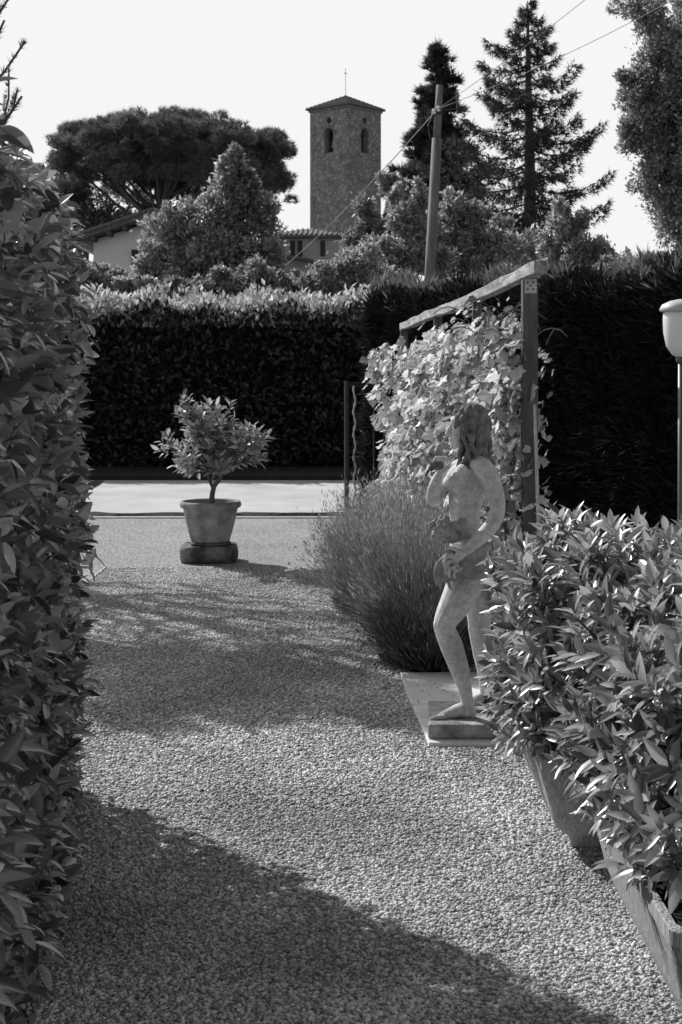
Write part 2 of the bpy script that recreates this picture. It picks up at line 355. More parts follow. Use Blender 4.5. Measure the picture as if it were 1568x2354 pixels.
# ------------------------------------------------------------------ trees
def crown_pts(mains,n,shell,k,rmin,rmax):
    subs=[]
    for c,r in mains:
        for _ in range(max(4,int(k))):
            d=rdir(1)[0]; f=.3+.8*random.random(); rr=min(r[0],r[2])*(rmin+(rmax-rmin)*random.random()**1.5)
            subs.append((np.array(c)+d*np.array(r)*f*.92,rr))
    subs_c=np.array([s[0] for s in subs]); subs_r=np.array([s[1] for s in subs]); p=subs_r**1.5/np.sum(subs_r**1.5)
    idx=rng.choice(len(subs),n,p=p); u=rdir(n); rad=1-shell*rng.random(n)**.7; rad=rad*(1+.5*np.abs(rng.normal(size=n)))
    pos=subs_c[idx]+u*(subs_r[idx]*rad)[:,None]*np.array([1.05,1.05,1.1])
    return pos,u,subs
def px_tree(name,label,cat,Y,blobs,n,size,mat,base_px,tr,group=None,T=L_SM,k=26,rmin=.10,rmax=.38,dep=.9,shell=.6,limbs=9,upb=.35):
    sc=F/Y; mains=[]
    for px,py,rx,ry in blobs:
        c=W(px,py,Y); c.y+=random.uniform(-.3,.3)*rx/sc; mains.append((np.array(c),(rx/sc,rx/sc*dep,ry/sc)))
    base=W(base_px,850,Y); base.z=0
    root=thing(name,label,cat,base,group=group)
    pos,u,subs=crown_pts(mains,n,shell,k,rmin,rmax)
    d=u*.6+rdir(n)*.7+np.array([0,0,upb]); up=u*.5+np.array([0,0,.5])+rdir(n)*.6
    link('crown',scat('crown',*T,pos,d,up,size*(.55+.7*rng.random(n))),M[mat],root)
    t=MB(); cc=np.mean([m[0] for m in mains],0); zc=cc[2]; mid=Vector((base.x*.7+cc[0]*.3,Y,zc*.45)); top=Vector(cc)
    t.tube([base,mid,top],[tr,tr*.75,tr*.4],8)
    for m in mains: t.tube([mid.lerp(top,.4),Vector(m[0])*.5+mid.lerp(top,.6)*.5+Vector((0,0,.1)),Vector(m[0])+Vector((0,0,m[1][2]*.4))],[tr*.5,tr*.3,tr*.08],6)
    for s in random.sample(subs,min(limbs,len(subs))): 
        e=Vector(s[0]); t.tube([mid.lerp(top,random.uniform(.2,.9)),mid.lerp(e,.6)+Vector((0,0,.05)),e],[tr*.3,tr*.2,tr*.06],5)
    t.obj('trunk','bark',root,smooth=True); return root
px_tree('broadleaf_tree','sunlit broadleaf tree with a pointed top in front of the umbrella pine','tree',30,[(470,575,110,85),(530,470,60,80),(400,560,72,60),(565,570,75,75),(600,490,40,55),(532,395,34,48),(538,362,15,26),(425,505,50,48),(480,510,54,60),(570,430,26,40),(480,640,130,50),(350,610,40,40),(630,600,34,50)],40000,.12,'tree',480,.16)
px_tree('broadleaf_tree','hazy leafy tree behind the roof of the pale house under the pine','tree',62,[(210,500,70,60),(160,470,60,55),(280,520,60,50),(130,560,60,70)],12000,.24,'tree2',200,.2)
px_tree('broadleaf_tree','dark rounded tree standing just right of the bell tower base','tree',34,[(850,530,48,66),(820,580,45,55),(890,560,50,70),(850,620,60,50),(900,430,34,30)],15000,.13,'tree2',850,.14)
px_tree('broadleaf_tree','pale leafy tree behind the foot of the utility pole, left side','tree',31,[(940,510,52,60),(920,470,24,40),(965,450,20,36),(960,570,80,68),(890,600,60,60)],22000,.12,'tree',935,.14)
px_tree('broadleaf_tree','wide pale leafy tree between the utility pole and the tall spruce','tree',33,[(1060,540,66,66),(1040,480,28,40),(1090,500,30,44),(1120,560,95,60),(1190,590,90,56),(1010,570,60,66),(1090,610,120,44)],32000,.12,'tree',1090,.16)
px_tree('broadleaf_tree','light thin-crowned tree at the right foot of the tall spruce','tree',29,[(1300,540,48,50),(1290,490,22,34),(1335,505,20,30),(1300,590,80,50),(1390,590,66,40)],15000,.10,'tree',1310,.1)
px_tree('shrub','sunlit leafy shrub rising above the road hedge below the pale house','shrub',25.5,[(250,655,75,34),(180,645,60,40),(320,668,60,32)],12000,.10,'tree',240,.05,limbs=5)
px_tree('shrub','sunlit leafy shrub rising above the road hedge left of the conifer hedge','shrub',25.5,[(760,640,65,50),(700,655,55,40),(835,630,60,60)],16000,.10,'tree',760,.05,limbs=5)
px_tree('shrub','dark shrub above the road hedge under the pointed sunlit tree','shrub',25.6,[(600,650,60,40),(520,665,60,36),(430,665,60,32)],11000,.10,'tree2',520,.05,limbs=5)
px_tree('shrub','feathery shrub row end rising over the conifer hedge below the poplar','shrub',20,[(1440,625,70,30),(1530,620,70,34)],9000,.09,'tree2',1490,.05,limbs=4)
px_tree('poplar_tree','tall leafy poplar cut off by the upper right edge of the photo','tree',25,[(1570,60,130,110),(1480,20,70,45),(1560,240,150,115),(1480,250,66,95),(1570,400,125,110),(1510,400,66,90),(1570,510,60,75),(1640,300,150,300),(1600,150,130,100),(1450,320,30,60),(1440,190,24,40)],66000,.085,'tree2',1620,.22,k=34,rmin=.12,rmax=.32,limbs=4)
def cypress():
    Y=45;sc=F/Y; base=W(1012,850,Y); base.z=0
    root=thing('cypress_tree','dark dense cypress with a narrow tip behind the utility pole','tree',base)
    subs=[]
    for i in range(260):
        t=random.random()**.75; py=106+t*370; hw=(10+ 90*min(1,t*1.1)**.85)*(1 if t>.1 else .6+4*t)*(1+.2*math.sin(t*30))
        a=random.random()*6.28; rr=(.1+.9*random.random())*hw*random.uniform(.6,1.25)
        c=W(1010+rr*math.cos(a)+ (6*math.sin(py*.04)),py-.15*rr,Y); c.y+=rr*math.sin(a)/sc
        subs.append((np.array(c),(5+7*random.random())/sc*(.5+t*.8)))
    C=np.array([s[0] for s in subs]);r=np.array([s[1] for s in subs]); n=14000; idx=rng.choice(len(subs),n,p=r**2/np.sum(r**2)); u=rdir(n)
    pos=C[idx]+u*(r[idx]*rng.random(n)**.4)[:,None]*[1.7,1.7,.75]
    d=u*[.9,.9,.2]+np.array([0,0,.3])+rdir(n)*.35
    link('crown',scat('crown',*SPRAY,pos,d,rdir(n),.30*(.6+.7*rng.random(n))),M['spruce'],root)
    MB().tube([base,W(1012,110,Y)],[.22,.03],8).obj('trunk','bark',root)
cypress()
def spruce():
    Y=40;sc=F/Y; base=W(1218,850,Y); base.z=0
    root=thing('spruce_tree','tall sparse spruce with upturned branch tips, sky showing through','tree',base)
    t=MB(); t.tube([base,W(1218,400,Y),W(1214,150,Y),W(1213,2,Y)],[.24,.16,.08,.015],8)
    P=[];Dd=[];S=[]
    prof=[(0,10),(40,30),(80,70),(130,90),(200,125),(260,134),(330,150),(400,210),(440,205),(520,150),(580,100)]
    nb=66
    for i in range(nb):
        py=14+566*(i/nb)**.9+random.uniform(-8,8); hw=np.interp(py,[a for a,b in prof],[b for a,b in prof])
        a=i*2.4+random.uniform(-.5,.5); L=hw/sc*random.uniform(.45,1.25); 
        o=W(1215,py,Y); h=Vector((math.cos(a),math.sin(a),0))
        pts=[o+h*(L*s)+Vector((0,0,L*(-.42*s+.58*s**2.2+.02))) for s in np.linspace(0,1,7)]
        t.tube(pts,list(np.linspace(.035,.008,7)),4,cap=False)
        m=int(18+50*L)
        side=Vector((-h.y,h.x,0))
        for _ in range(m):
            s=random.random()**.8; f=s*6; k=min(5,int(f)); p=pts[k].lerp(pts[k+1],f-k)
            tw=(1-s*.7)*.32*L*random.uniform(-1,1)
            q=p+side*tw+h*abs(tw)*.4+Vector((0,0,-.12*abs(tw)+random.uniform(-.16,.07)))
            P.append(q); Dd.append(h*.5+side*(1 if tw>0 else -1)*.4+Vector((random.uniform(-.3,.3),random.uniform(-.3,.3),random.uniform(-.5,.35)))); S.append(random.uniform(.16,.30))
    n=len(P); link('crown',scat('crown',*TUFT,np.array(P),np.array(Dd),rdir(n),np.array(S)*1.05),M['spruce'],root)
    t.obj('trunk','bark',root)
spruce()
def umbrella():
    Y=60;sc=F/Y; base=W(362,850,Y); base.z=0
    root=thing('umbrella_pine','broad umbrella pine with flat domed crown and fanning limbs','tree',base)
    cx=W(395,0,Y).x; cen=Vector((cx,Y,0)); t=MB(); fork=W(366,520,Y); t.tube([base,W(360,650,Y),fork],[.4,.34,.3],9)
    subs=[];Rr=5.1
    for i in range(520):
        a=random.random()*6.283; r=Rr*math.sqrt(random.random()); q=r/Rr
        ztop=CH+(HY-(256+60*q**2.4))/sc; thick=(142-18*q)/sc
        z=ztop-thick*random.random()**1.05-.3
        subs.append((np.array((cen.x+r*math.cos(a),Y+r*math.sin(a),z)),random.uniform(.32,.56)*(1-.25*q)))
    C=np.array([s[0] for s in subs]);r=np.array([s[1] for s in subs]); n=62000; idx=rng.choice(len(subs),n,p=r**2/np.sum(r**2)); u=rdir(n)
    pos=C[idx]+u*(r[idx]*rng.random(n)**.35)[:,None]*[1.15,1.15,.8]
    d=u*.6+np.array([0,0,.9])+rdir(n)*.35
    link('crown',scat('crown',*TUFT,pos,d,rdir(n),.23*(.6+.8*rng.random(n))),M['pine'],root)
    for i in range(26):
        a=i*2.399; rr=Rr*(.3+.6*random.random()); e=Vector((cen.x+rr*math.cos(a),Y+rr*math.sin(a),CH+(HY-380)/sc))
        st=fork+Vector((0,0,random.uniform(-.4,1.4)))
        mid=st.lerp(e,.5)+Vector((0,0,-.28)); pts=[st,st.lerp(mid,.5)+Vector((0,0,-.08)),mid,mid.lerp(e,.5)+Vector((0,0,-.06)),e]
        t.tube(pts,[.12,.09,.07,.05,.03],6)
        for j in range(3):
            e2=e+Vector((random.uniform(-1,1),random.uniform(-1,1),random.uniform(0,.5))); t.tube([pts[3],e2],[.05,.02],5)
    t.tube([fork,W(372,440,Y),W(385,350,Y)],[.26,.18,.08],8)
    t.obj('trunk','bark',root,smooth=True)
umbrella()
def left_pine():
    base=Vector((-4.1,12.6,0)); root=thing('pine_tree','pine with upcurved needle branches at the upper left edge','tree',base)
    t=MB(); t.tube([base,base+Vector((.05,0,2.5)),base+Vector((0,.05,5.6))],[.13,.1,.02],8)
    P=[];Dd=[];S=[]
    for i in range(46):
        z=2.2+3.2*(i/46); a=i*2.4+.3; L=(1.5-.22*abs(z-3.4))*random.uniform(.75,1.1); h=Vector((math.cos(a),math.sin(a),0)); o=base+Vector((0,0,z))
        pts=[o+h*(L*s)+Vector((0,0,L*.75*s**2.3)) for s in np.linspace(0,1,8)]
        t.tube(pts,list(np.linspace(.025,.01,8)),5,cap=False)
        for _ in range(60):
            s=.15+.85*random.random(); f=s*7; k=min(6,int(f)); p=pts[k].lerp(pts[k+1],f-k); tg=(pts[k+1]-pts[k]).normalized()
            P.append(p);Dd.append(tg+Vector((random.uniform(-.5,.5),random.uniform(-.5,.5),random.uniform(-.2,.6))));S.append(random.uniform(.06,.11))
        for j in range(4):
            q=pts[random.randint(2,6)]; e=q+Vector((random.uniform(-.2,.2),random.uniform(-.2,.2),random.uniform(.3,.6))); t.tube([q,q.lerp(e,.5)+h*.03,e],[.012,.01,.008],4,cap=False)
            for _ in range(30): P.append(q.lerp(e,random.random()));Dd.append((e-q).normalized()+Vector((random.uniform(-.4,.4),random.uniform(-.4,.4),.3)));S.append(random.uniform(.04,.08))
    n=len(P); link('crown',scat('crown',*TUFT,np.array(P),np.array(Dd),rdir(n),np.array(S)*1.0),M['pine'],root)
    t.obj('trunk','bark',root)
left_pine()
px_tree('broadleaf_tree','leafy garden tree hidden behind the left hedge','tree',11.6,[(-420,120,190,150),(-330,-60,150,130),(-560,0,200,150)],11000,.12,'tree2',-450,.1)
# ------------------------------------------------------------------ bell tower
def tower():
    Y=120; sc=F/Y; s=4.24; z1=CH+(HY-256)/sc
    root=thing('bell_tower','square masonry bell tower with low tiled pyramid roof and arched belfry openings','tower',((794.5-CX)/sc,Y,0),R(48.8))
    h=s/2; b=MB(); b.box(-h,h,-h,h,0,z1); wo=b.obj('tower_wall','brick',root,local=True)
    zb=CH+(HY-358)/sc; zt=CH+(HY-302)/sc; hw=.48
    def arch(axis):
        pts=[(-hw,zb),(hw,zb),(hw,zt-hw)]+[(hw*math.cos(a),zt-hw+hw*math.sin(a)) for a in np.linspace(.2,math.pi-.2,9)]+[(-hw,zt-hw)]
        if axis=='x': return [(-h-.5,p,q) for p,q in pts],(1.4,0,0)
        return [(p,-h-.5,q) for p,q in pts],(0,1.4,0)
    zo=CH+(HY-285)/sc
    cut=MB(); cut.box(-h+.6,h-.6,-h+.6,h-.6,zb-1,zo+.4); cs=[cut]
    for ax in 'xy':
        p,e=arch(ax); c=MB(); c.poly(p,e); cs.append(c)
        pts=[(.27*math.cos(a),zo+.27*math.sin(a)) for a in np.linspace(0,2*math.pi,15)[:-1]]
        c=MB(); c.poly([(-h-.5,p_,q_) if ax=='x' else (p_,-h-.5,q_) for p_,q_ in pts],(1.4,0,0) if ax=='x' else (0,1.4,0)); cs.append(c)
    zs=CH+(HY-466)/sc; c=MB(); c.box(.25,.6,-h-.5,-h+.5,zs-.35,zs+.35); cs.append(c)
    tmp=[]
    for c in cs:
        co=link('cutter',c.mesh('cutter'),None,root,local=True); tmp.append(co)
        m=wo.modifiers.new('c','BOOLEAN'); m.operation='DIFFERENCE'; m.object=co; m.solver='EXACT'
    me=evaluated(wo); wo.modifiers.clear(); wo.data=me
    for c in tmp: bpy.data.objects.remove(c)
    if not me.materials: me.materials.append(M['brick'])
    e=h+.28; r=MB(); za=CH+(HY-220)/sc
    r.v=[(-e,-e,z1+.02),(e,-e,z1+.02),(e,e,z1+.02),(-e,e,z1+.02),(-e,-e,z1+.16),(e,-e,z1+.16),(e,e,z1+.16),(-e,e,z1+.16),(0,0,za)]
    r.f=[(3,2,1,0),(0,1,5,4),(1,2,6,5),(2,3,7,6),(3,0,4,7),(4,5,8),(5,6,8),(6,7,8),(7,4,8)]; ro=r.obj('roof','tiles',root,local=True)
    rb=MB()
    for k in range(4):
        a=Matrix.Rotation(k*math.pi/2,4,'Z')
        for i in range(-9,10):
            x=i*e/9.5; f=abs(x)/e
            p0=a@Vector((x,-e,z1+.17)); p1=a@Vector((x,-e*f,z1+.16+(za-z1-.16)*(1-f)+.01)); rb.tube([p0,p1],.05,5)
    rb.obj('tile_ribs','tiles',ro,local=True)
    c=MB(); c.box(-h-.1,h+.1,-h-.1,h+.1,z1-.16,z1+.018); c.obj('cornice','brick',root,local=True)
    c=MB(); zc=CH+(HY-157)/sc; c.tube([(0,0,za-.05),(0,0,zc)],.022,6); c.box(-.18,.18,-.02,.02,zc-.45,zc-.40); c.obj('cross','wire',root,local=True)
    for ax in 'xy':
        loc=(-h+.75,0,zb+.5) if ax=='x' else (0,-h+.75,zb+.5)
        c=MB(); c.lathe([(.36,0),(.33,.06),(.25,.3),(.22,.6),(.15,.72),(.03,.78)],loc,20); c.tube([(loc[0],loc[1],loc[2]+.7),(loc[0],loc[1],loc[2]+1.1)],.05,6)
        c.obj('bell','steel',root,local=True,smooth=True)
        c=MB(); zz=zt-hw
        for i in range(11):
            a=math.pi*i/10; rr=hw+.14; q=Matrix.Translation((-h-.0,rr*math.cos(a),zz+rr*math.sin(a)) if ax=='x' else (rr*math.cos(a),-h,zz+rr*math.sin(a)))@(Matrix.Rotation(-a if ax=='y' else a,4,'Y' if ax=='y' else 'X'))
            c.box(-.05 if ax=='x' else -.12,.05 if ax=='x' else .12,-.12 if ax=='x' else -.05,.12 if ax=='x' else .05,-.055,.055,q)
        c.obj('arch_trim','brick',root,local=True)
tower()
# ------------------------------------------------------------------ houses
def roofrows(mb,p0,p1,q0,q1,n,r=.06):
    for i in range(n+1):
        f=i/n; mb.tube([Vector(p0).lerp(Vector(p1),f),Vector(q0).lerp(Vector(q1),f)],r,5)
def window(root,cx,z0,z1,wd,y,frame='plaster',sh=True):
    f=MB(); f.box(cx-wd/2-.08,cx+wd/2+.08,y-.04,y+.02,z0-.08,z1+.08); fo=f.obj('window',frame,root)
    MB().box(cx-wd/2,cx+wd/2,y-.06,y-.042,z0,z1).obj('pane','dark',fo)
    if sh:
        for sx in(-1,1):
            s=MB(); s.box(cx+sx*wd*.27-wd*.22,cx+sx*wd*.27+wd*.22,y-.12,y-.065,z0+.03,z1-.03)
            for k in range(7): zz=z0+.1+(z1-z0-.2)*k/6; s.box(cx+sx*wd*.27-wd*.18,cx+sx*wd*.27+wd*.18,y-.14,y-.12,zz-.03,zz+.03)
            s.obj('shutter','shutter',fo)
def house_a():
    Y=45;q=lambda x,y:W(x,y,Y)
    root=thing('house','pale plastered house with low gable roof half hidden below the umbrella pine','house',(q(355,0).x,Y,0))
    xl,xa,xr=q(215,0).x,q(358,0).x,q(500,0).x; ze=q(0,552).z; za=q(0,507).z
    MB().poly([(xl,Y,0),(xr,Y,0),(xr,Y,ze),(xa,Y,za),(xl,Y,ze)],(0,9,0)).obj('wall','plaster',root)
    r=MB(); el=q(176,562); th=.16; xe=xa+(xa-el.x)
    r.poly([(el.x,Y-.8,el.z),(xa,Y-.8,za+.08),(xe,Y-.8,el.z),(xe,Y-.8,el.z+th),(xa,Y-.8,za+.08+th),(el.x,Y-.8,el.z+th)],(0,10.5,0)); ro=r.obj('roof','tiles',root)
    t=MB()
    for ex in (el.x,xe):
        roofrows(t,(ex,Y-.8,el.z+th+.02),(ex,Y+9.6,el.z+th+.02),(xa,Y-.8,za+.1+th),(xa,Y+9.6,za+.1+th),36,.07)
    t.obj('tile_rows','tiles',ro)
    for k in range(5):
        f=k/5+.05; p=Vector((el.x,Y-.7,el.z)).lerp(Vector((xa,Y-.7,za+.08)),f); MB().box(p.x-.06,p.x+.06,Y-.75,Y-.01,p.z-.14,p.z-.01).obj('rafter','wood',root)
    g=MB(); g.tube([(el.x-.03,Y-.8,el.z),(el.x-.03,Y+9,el.z)],.07,8); g.tube([(el.x,Y-.6,el.z-.03),(el.x+.1,Y-.5,el.z-.3),(xl-.06,Y-.06,el.z-.6),(xl-.06,Y-.06,0)],.045,8); g.obj('gutter','plaster2',root)
    a=q(326,610);b=q(326,574); window(root,a.x,a.z,b.z,.62,Y-.01)
house_a()
def house_b():
    Y=75;q=lambda x,y:W(x,y,Y)
    root=thing('house','grey house with low hipped tile roof at the foot of the bell tower','house',(q(720,0).x,Y,0))
    x0,x1=q(628,0).x,q(782,0).x; ze=q(0,546).z
    MB().box(x0,x1,Y,Y+6,0,ze).obj('wall','plaster2',root)
    X0,X1=q(612,0).x,q(796,0).x; za=q(0,514).z; xa,xb=q(690,0).x,q(712,0).x; r=MB()
    r.v=[(X0,Y-.5,ze-.02),(X1,Y-.5,ze-.02),(X1,Y+6.5,ze-.02),(X0,Y+6.5,ze-.02),(X0,Y-.5,ze+.1),(X1,Y-.5,ze+.1),(X1,Y+6.5,ze+.1),(X0,Y+6.5,ze+.1),(xa,Y+3,za),(xb,Y+3,za)]
    r.f=[(3,2,1,0),(0,1,5,4),(1,2,6,5),(2,3,7,6),(3,0,4,7),(4,5,9,8),(5,6,9),(6,7,8,9),(7,4,8)]; ro=r.obj('roof','tiles',root)
    t=MB()
    for i in range(17):
        f=i/16; x=X0+(X1-X0)*f; g=min(1,(x-X0)/(xa-X0),(X1-x)/(X1-xb)); t.tube([(x,Y-.5,ze+.12),(x,Y-.5+3.5*g,ze+.12+(za-ze-.1)*g)],.06,5)
    t.obj('tile_rows','tiles',ro)
    for px in (673,690,742): a=q(px,590);b=q(px,553); window(root,a.x,a.z,b.z,.26,Y-.01,frame='plaster2',sh=False)
    l=MB(); a=q(655,590);b=q(722,620); l.poly([(a.x,Y-.1,a.z),(b.x,Y-.1,a.z-.25),(b.x,Y-.1,a.z-.37),(a.x,Y-.1,a.z-.12)],(0,-1.5,0)); l.obj('porch_roof','tiles',root)
house_b()
def house_c():
    Y=50;q=lambda x,y:W(x,y,Y)
    root=thing('house','low distant house showing only its pale tiled roof below the poplar','house',(q(1480,0).x,Y,0))
    x0,x1=q(1420,0).x,q(1640,0).x; ze=q(0,600).z; za=q(0,573).z
    MB().box(x0+.2,x1-.2,Y,Y+6,0,ze).obj('wall','plaster',root)
    ro=MB().poly([(x0,Y-.4,ze),(x0,Y+3,za),(x0,Y+6.4,ze),(x0,Y+6.4,ze-.12),(x0,Y-.4,ze-.12)],(x1-x0,0,0)).obj('roof','kerb',root)
    t=MB(); roofrows(t,(x0,Y-.4,ze+.03),(x1,Y-.4,ze+.03),(x0,Y+3,za+.03),(x1,Y+3,za+.03),20,.05); t.obj('tile_rows','kerb',ro)
house_c()
# ------------------------------------------------------------------ utility pole and wires
def pole():
    Y=25; b=W(989,610,Y); top=W(1011,196,Y); dr=(top-b)/(top.z-b.z); base=b-dr*b.z
    root=thing('utility_pole','leaning grey utility pole rising behind the conifer hedge','pole',base)
    s=MB(); s.tube([base,base+dr*(W(0,318,Y).z)],[.10,.088],12); s.obj('pole','polem',root,smooth=True)
    s=MB(); s.tube([base+dr*W(0,322,Y).z,top],[.072,.06],12); s.obj('pole_extension','polem',root,smooth=True)
    c=W(1003,258,Y); s=MB(); s.box(c.x-.08,c.x+.1,Y-.12,Y+.1,c.z-.04,c.z+.04); s.tube([c+Vector((0,0,.02)),W(1052,250,Y)],.015,6); s.tube([W(1052,262,Y),W(1052,212,Y)],.02,6); s.obj('bracket','iron',root)
    s=MB(); s.tube([W(996,262,Y-.1),W(984,290,Y-.1),W(990,320,Y-.1)],.012,6); s.obj('cable_loop','iron',root)
    for px,py in((998,256),(1008,250)): MB().lathe([(.02,-.05),(.04,-.03),(.02,0),(.04,.03),(.015,.05)],W(px,py,Y-.14),10).obj('insulator','plaster',root,smooth=True)
    def wire(a,b2,lab,sag,r=.006):
        pts=[a.lerp(b2,t)+Vector((0,0,-sag*4*t*(1-t))) for t in np.linspace(0,1,16)]
        tag(MB().tube(pts,r,5).obj('overhead_wire','wire'),lab,'wire')
    wire(W(998,256,Y-.14),W(1400,-45,Y-3),'upper thin overhead wire running from the utility pole steeply up right',.05,.005)
    wire(W(1008,250,Y-.14),W(1620,-40,Y-3),'longer overhead wire running from the utility pole up to the right edge past the poplar',.1)
    wire(W(998,260,Y-.14),W(655,612,Y+14),'overhead cable descending from the utility pole left across the tower',.12,.010)
pole()
# ------------------------------------------------------------------ iron gate
def gate():
    Y=15.2; root=thing('iron_gate','black iron gate standing open at the road end of the path','gate',(.07,Y,0))
    x0,x1=W(797,0,Y).x,W(862,0,15.6).x; zt=W(0,876,Y).z
    a=Vector((x0,Y,0)); b=Vector((x1+.9,Y+.9,0))
    MB().tube([a,a+Vector((0,0,zt))],.026,8).obj('gate_post','iron',root)
    f=MB(); U=(b-a)
    for z in (.12,zt-.03): f.tube([a+Vector((0,0,z)),b+Vector((0,0,z))],.02,6)
    f.tube([b,b+Vector((0,0,zt))],.025,6); f.obj('gate_frame','iron',root)
    for i in range(8):
        p=a+U*((i+2.6)/10.6); MB().tube([p+Vector((0,0,.12)),p+Vector((0,0,zt-.03))],.010,6).obj('gate_bar','iron',root)
    p=a+U*.07; pts=[p+Vector((.010*math.sin(z*26),.010*math.cos(z*26),z)) for z in np.linspace(.13,zt-.03,60)]
    MB().tube(pts,[.012+.004*math.sin(i*1.7) for i in range(60)],6).obj('twisted_bar','kerb',root,smooth=True)
gate()
# ------------------------------------------------------------------ pergola, vine, cane
PA=Vector((1.14,8.6,0)); PB=Vector((.64,14.4,0))
def pergola():
    root=thing('pergola','old wooden pergola with a warped beam and square posts carrying the vine','pergola',PA)
    def beamz(y):
        t=(y-8.25)/6.25; return W(1243,616,8.25).lerp(W(925,752,14.5),t).z
    def post(p,s=.05):
        MB().box(p.x-s,p.x+s,p.y-s,p.y+s,0,beamz(p.y)-.038).obj('post','wood',root,bevel=.006)
    post(PA,.046); post(PA.lerp(PB,.30),.035); post(PA.lerp(PB,.62),.035); post(PB,.04)
    rings=[]
    n=31
    for i in range(n):
        t=i/(n-1); c=W(1243,614,8.25).lerp(W(925,750,14.5),t); c.z+= .006*math.sin(t*11)-.018*math.sin(t*math.pi)+.003*math.sin(t*47); hw=.038+.003*math.sin(t*31); hh=.036+.003*math.sin(t*37+1)
        c.x+=.008*math.sin(t*8)
        rings.append([(c.x-hw,c.y,c.z-hh),(c.x+hw,c.y,c.z-hh),(c.x+hw,c.y,c.z+hh),(c.x-hw,c.y,c.z+hh)])
    m=MB(); m.rings(rings); m.obj('beam','beam',root,bevel=.006)
    b=MB(); b.box(PA.x-.036,PA.x+.036,PA.y-.052,PA.y-.047,2.06,2.15); bo=b.obj('metal_bracket','steel',root)
    b=MB()
    for x,z in((-.018,2.085),(.016,2.085),(-.018,2.125),(.016,2.125),(0,2.105)): b.tube([(PA.x+x,PA.y-.0535,z),(PA.x+x,PA.y-.051,z)],.006,8)
    b.obj('bracket_holes','dark',bo)
    w_=MB()
    for z in (.6,1.0,1.4,1.8): w_.tube([PA+Vector((-.06,0,z)),PB+Vector((-.06,0,z-.02))],.004,5)
    w_.obj('wire_support','wire',root)
pergola()
def vine():
    root=thing('grape_vine','sunlit grape vine with broad lobed leaves climbing the wooden pergola','vine',(1.0,9,0))
    n=5600; t=rng.random(n)**1.15; zz=rng.random(n); z=.2+zz*1.77
    base=np.array(PA)[None]*(1-t[:,None])+np.array(PB)[None]*t[:,None]
    wd=.36+.12*np.sin(t*9+z*3)-.15*np.maximum(0,z-1.5)
    off=-wd*(rng.random(n)**.7)+.10*rng.random(n)
    pos=base+np.stack([off,-.1*rng.random(n),z],1); pos[:,2]+=.07*np.sin(t*23)*(zz>.85)
    keep=pos[:,2]<1.93-.02*(pos[:,1]-8)+.07*np.sin(pos[:,1]*5); pos=pos[keep]; m=len(pos)
    e=90; ex=np.stack([1.2+.14*rng.random(e)**1.5,8.75+.5*rng.random(e),.4+1.35*rng.random(e)],1)
    e2=60; ex2=np.stack([.75+.45*rng.random(e2),8.7+1.6*rng.random(e2),1.88+.2*rng.random(e2)],1)
    pos=np.concatenate([pos,ex,ex2]); m=len(pos)
    d=np.array([-.25,-.25,-.55])+rdir(m)*.55; up=np.array([-.75,-.3,.45])+rdir(m)*.6
    s=.13*(.5+.65*rng.random(m)); s[-e2:]*=.5; s[-(e+e2):-e2]*=.75
    link('foliage',scat('foliage',*VINE,pos,d,up,s,smooth=False),M['vine'],root)
    st=MB()
    for i in range(9):
        p=PA.lerp(PB,i/9+.03)+Vector((-.08,0,0)); pts=[p+Vector((.05*math.sin(k*1.7+i),.06*math.cos(k*1.3+i),k*.24)) for k in range(9)]; st.tube(pts,list(np.linspace(.018,.005,9)),6)
    for i in range(30):
        p=Vector((random.uniform(.75,1.3),random.uniform(8.55,9.6),random.uniform(1.65,1.95))); pts=[p+Vector((.05*k*math.sin(i),-.02*k,.07*k-.012*k*k)) for k in range(6)]; st.tube(pts,[.004]*5+[.002],4)
    st.obj('stem','bark',root)
vine()
tag(MB().tube([W(1239,1240,8.35),W(1234,1080,8.35),W(1229,930,8.35)],[.011,.010,.008],8).obj('garden_cane','cane'),'thin pale cane stuck upright beside the near pergola post','cane')
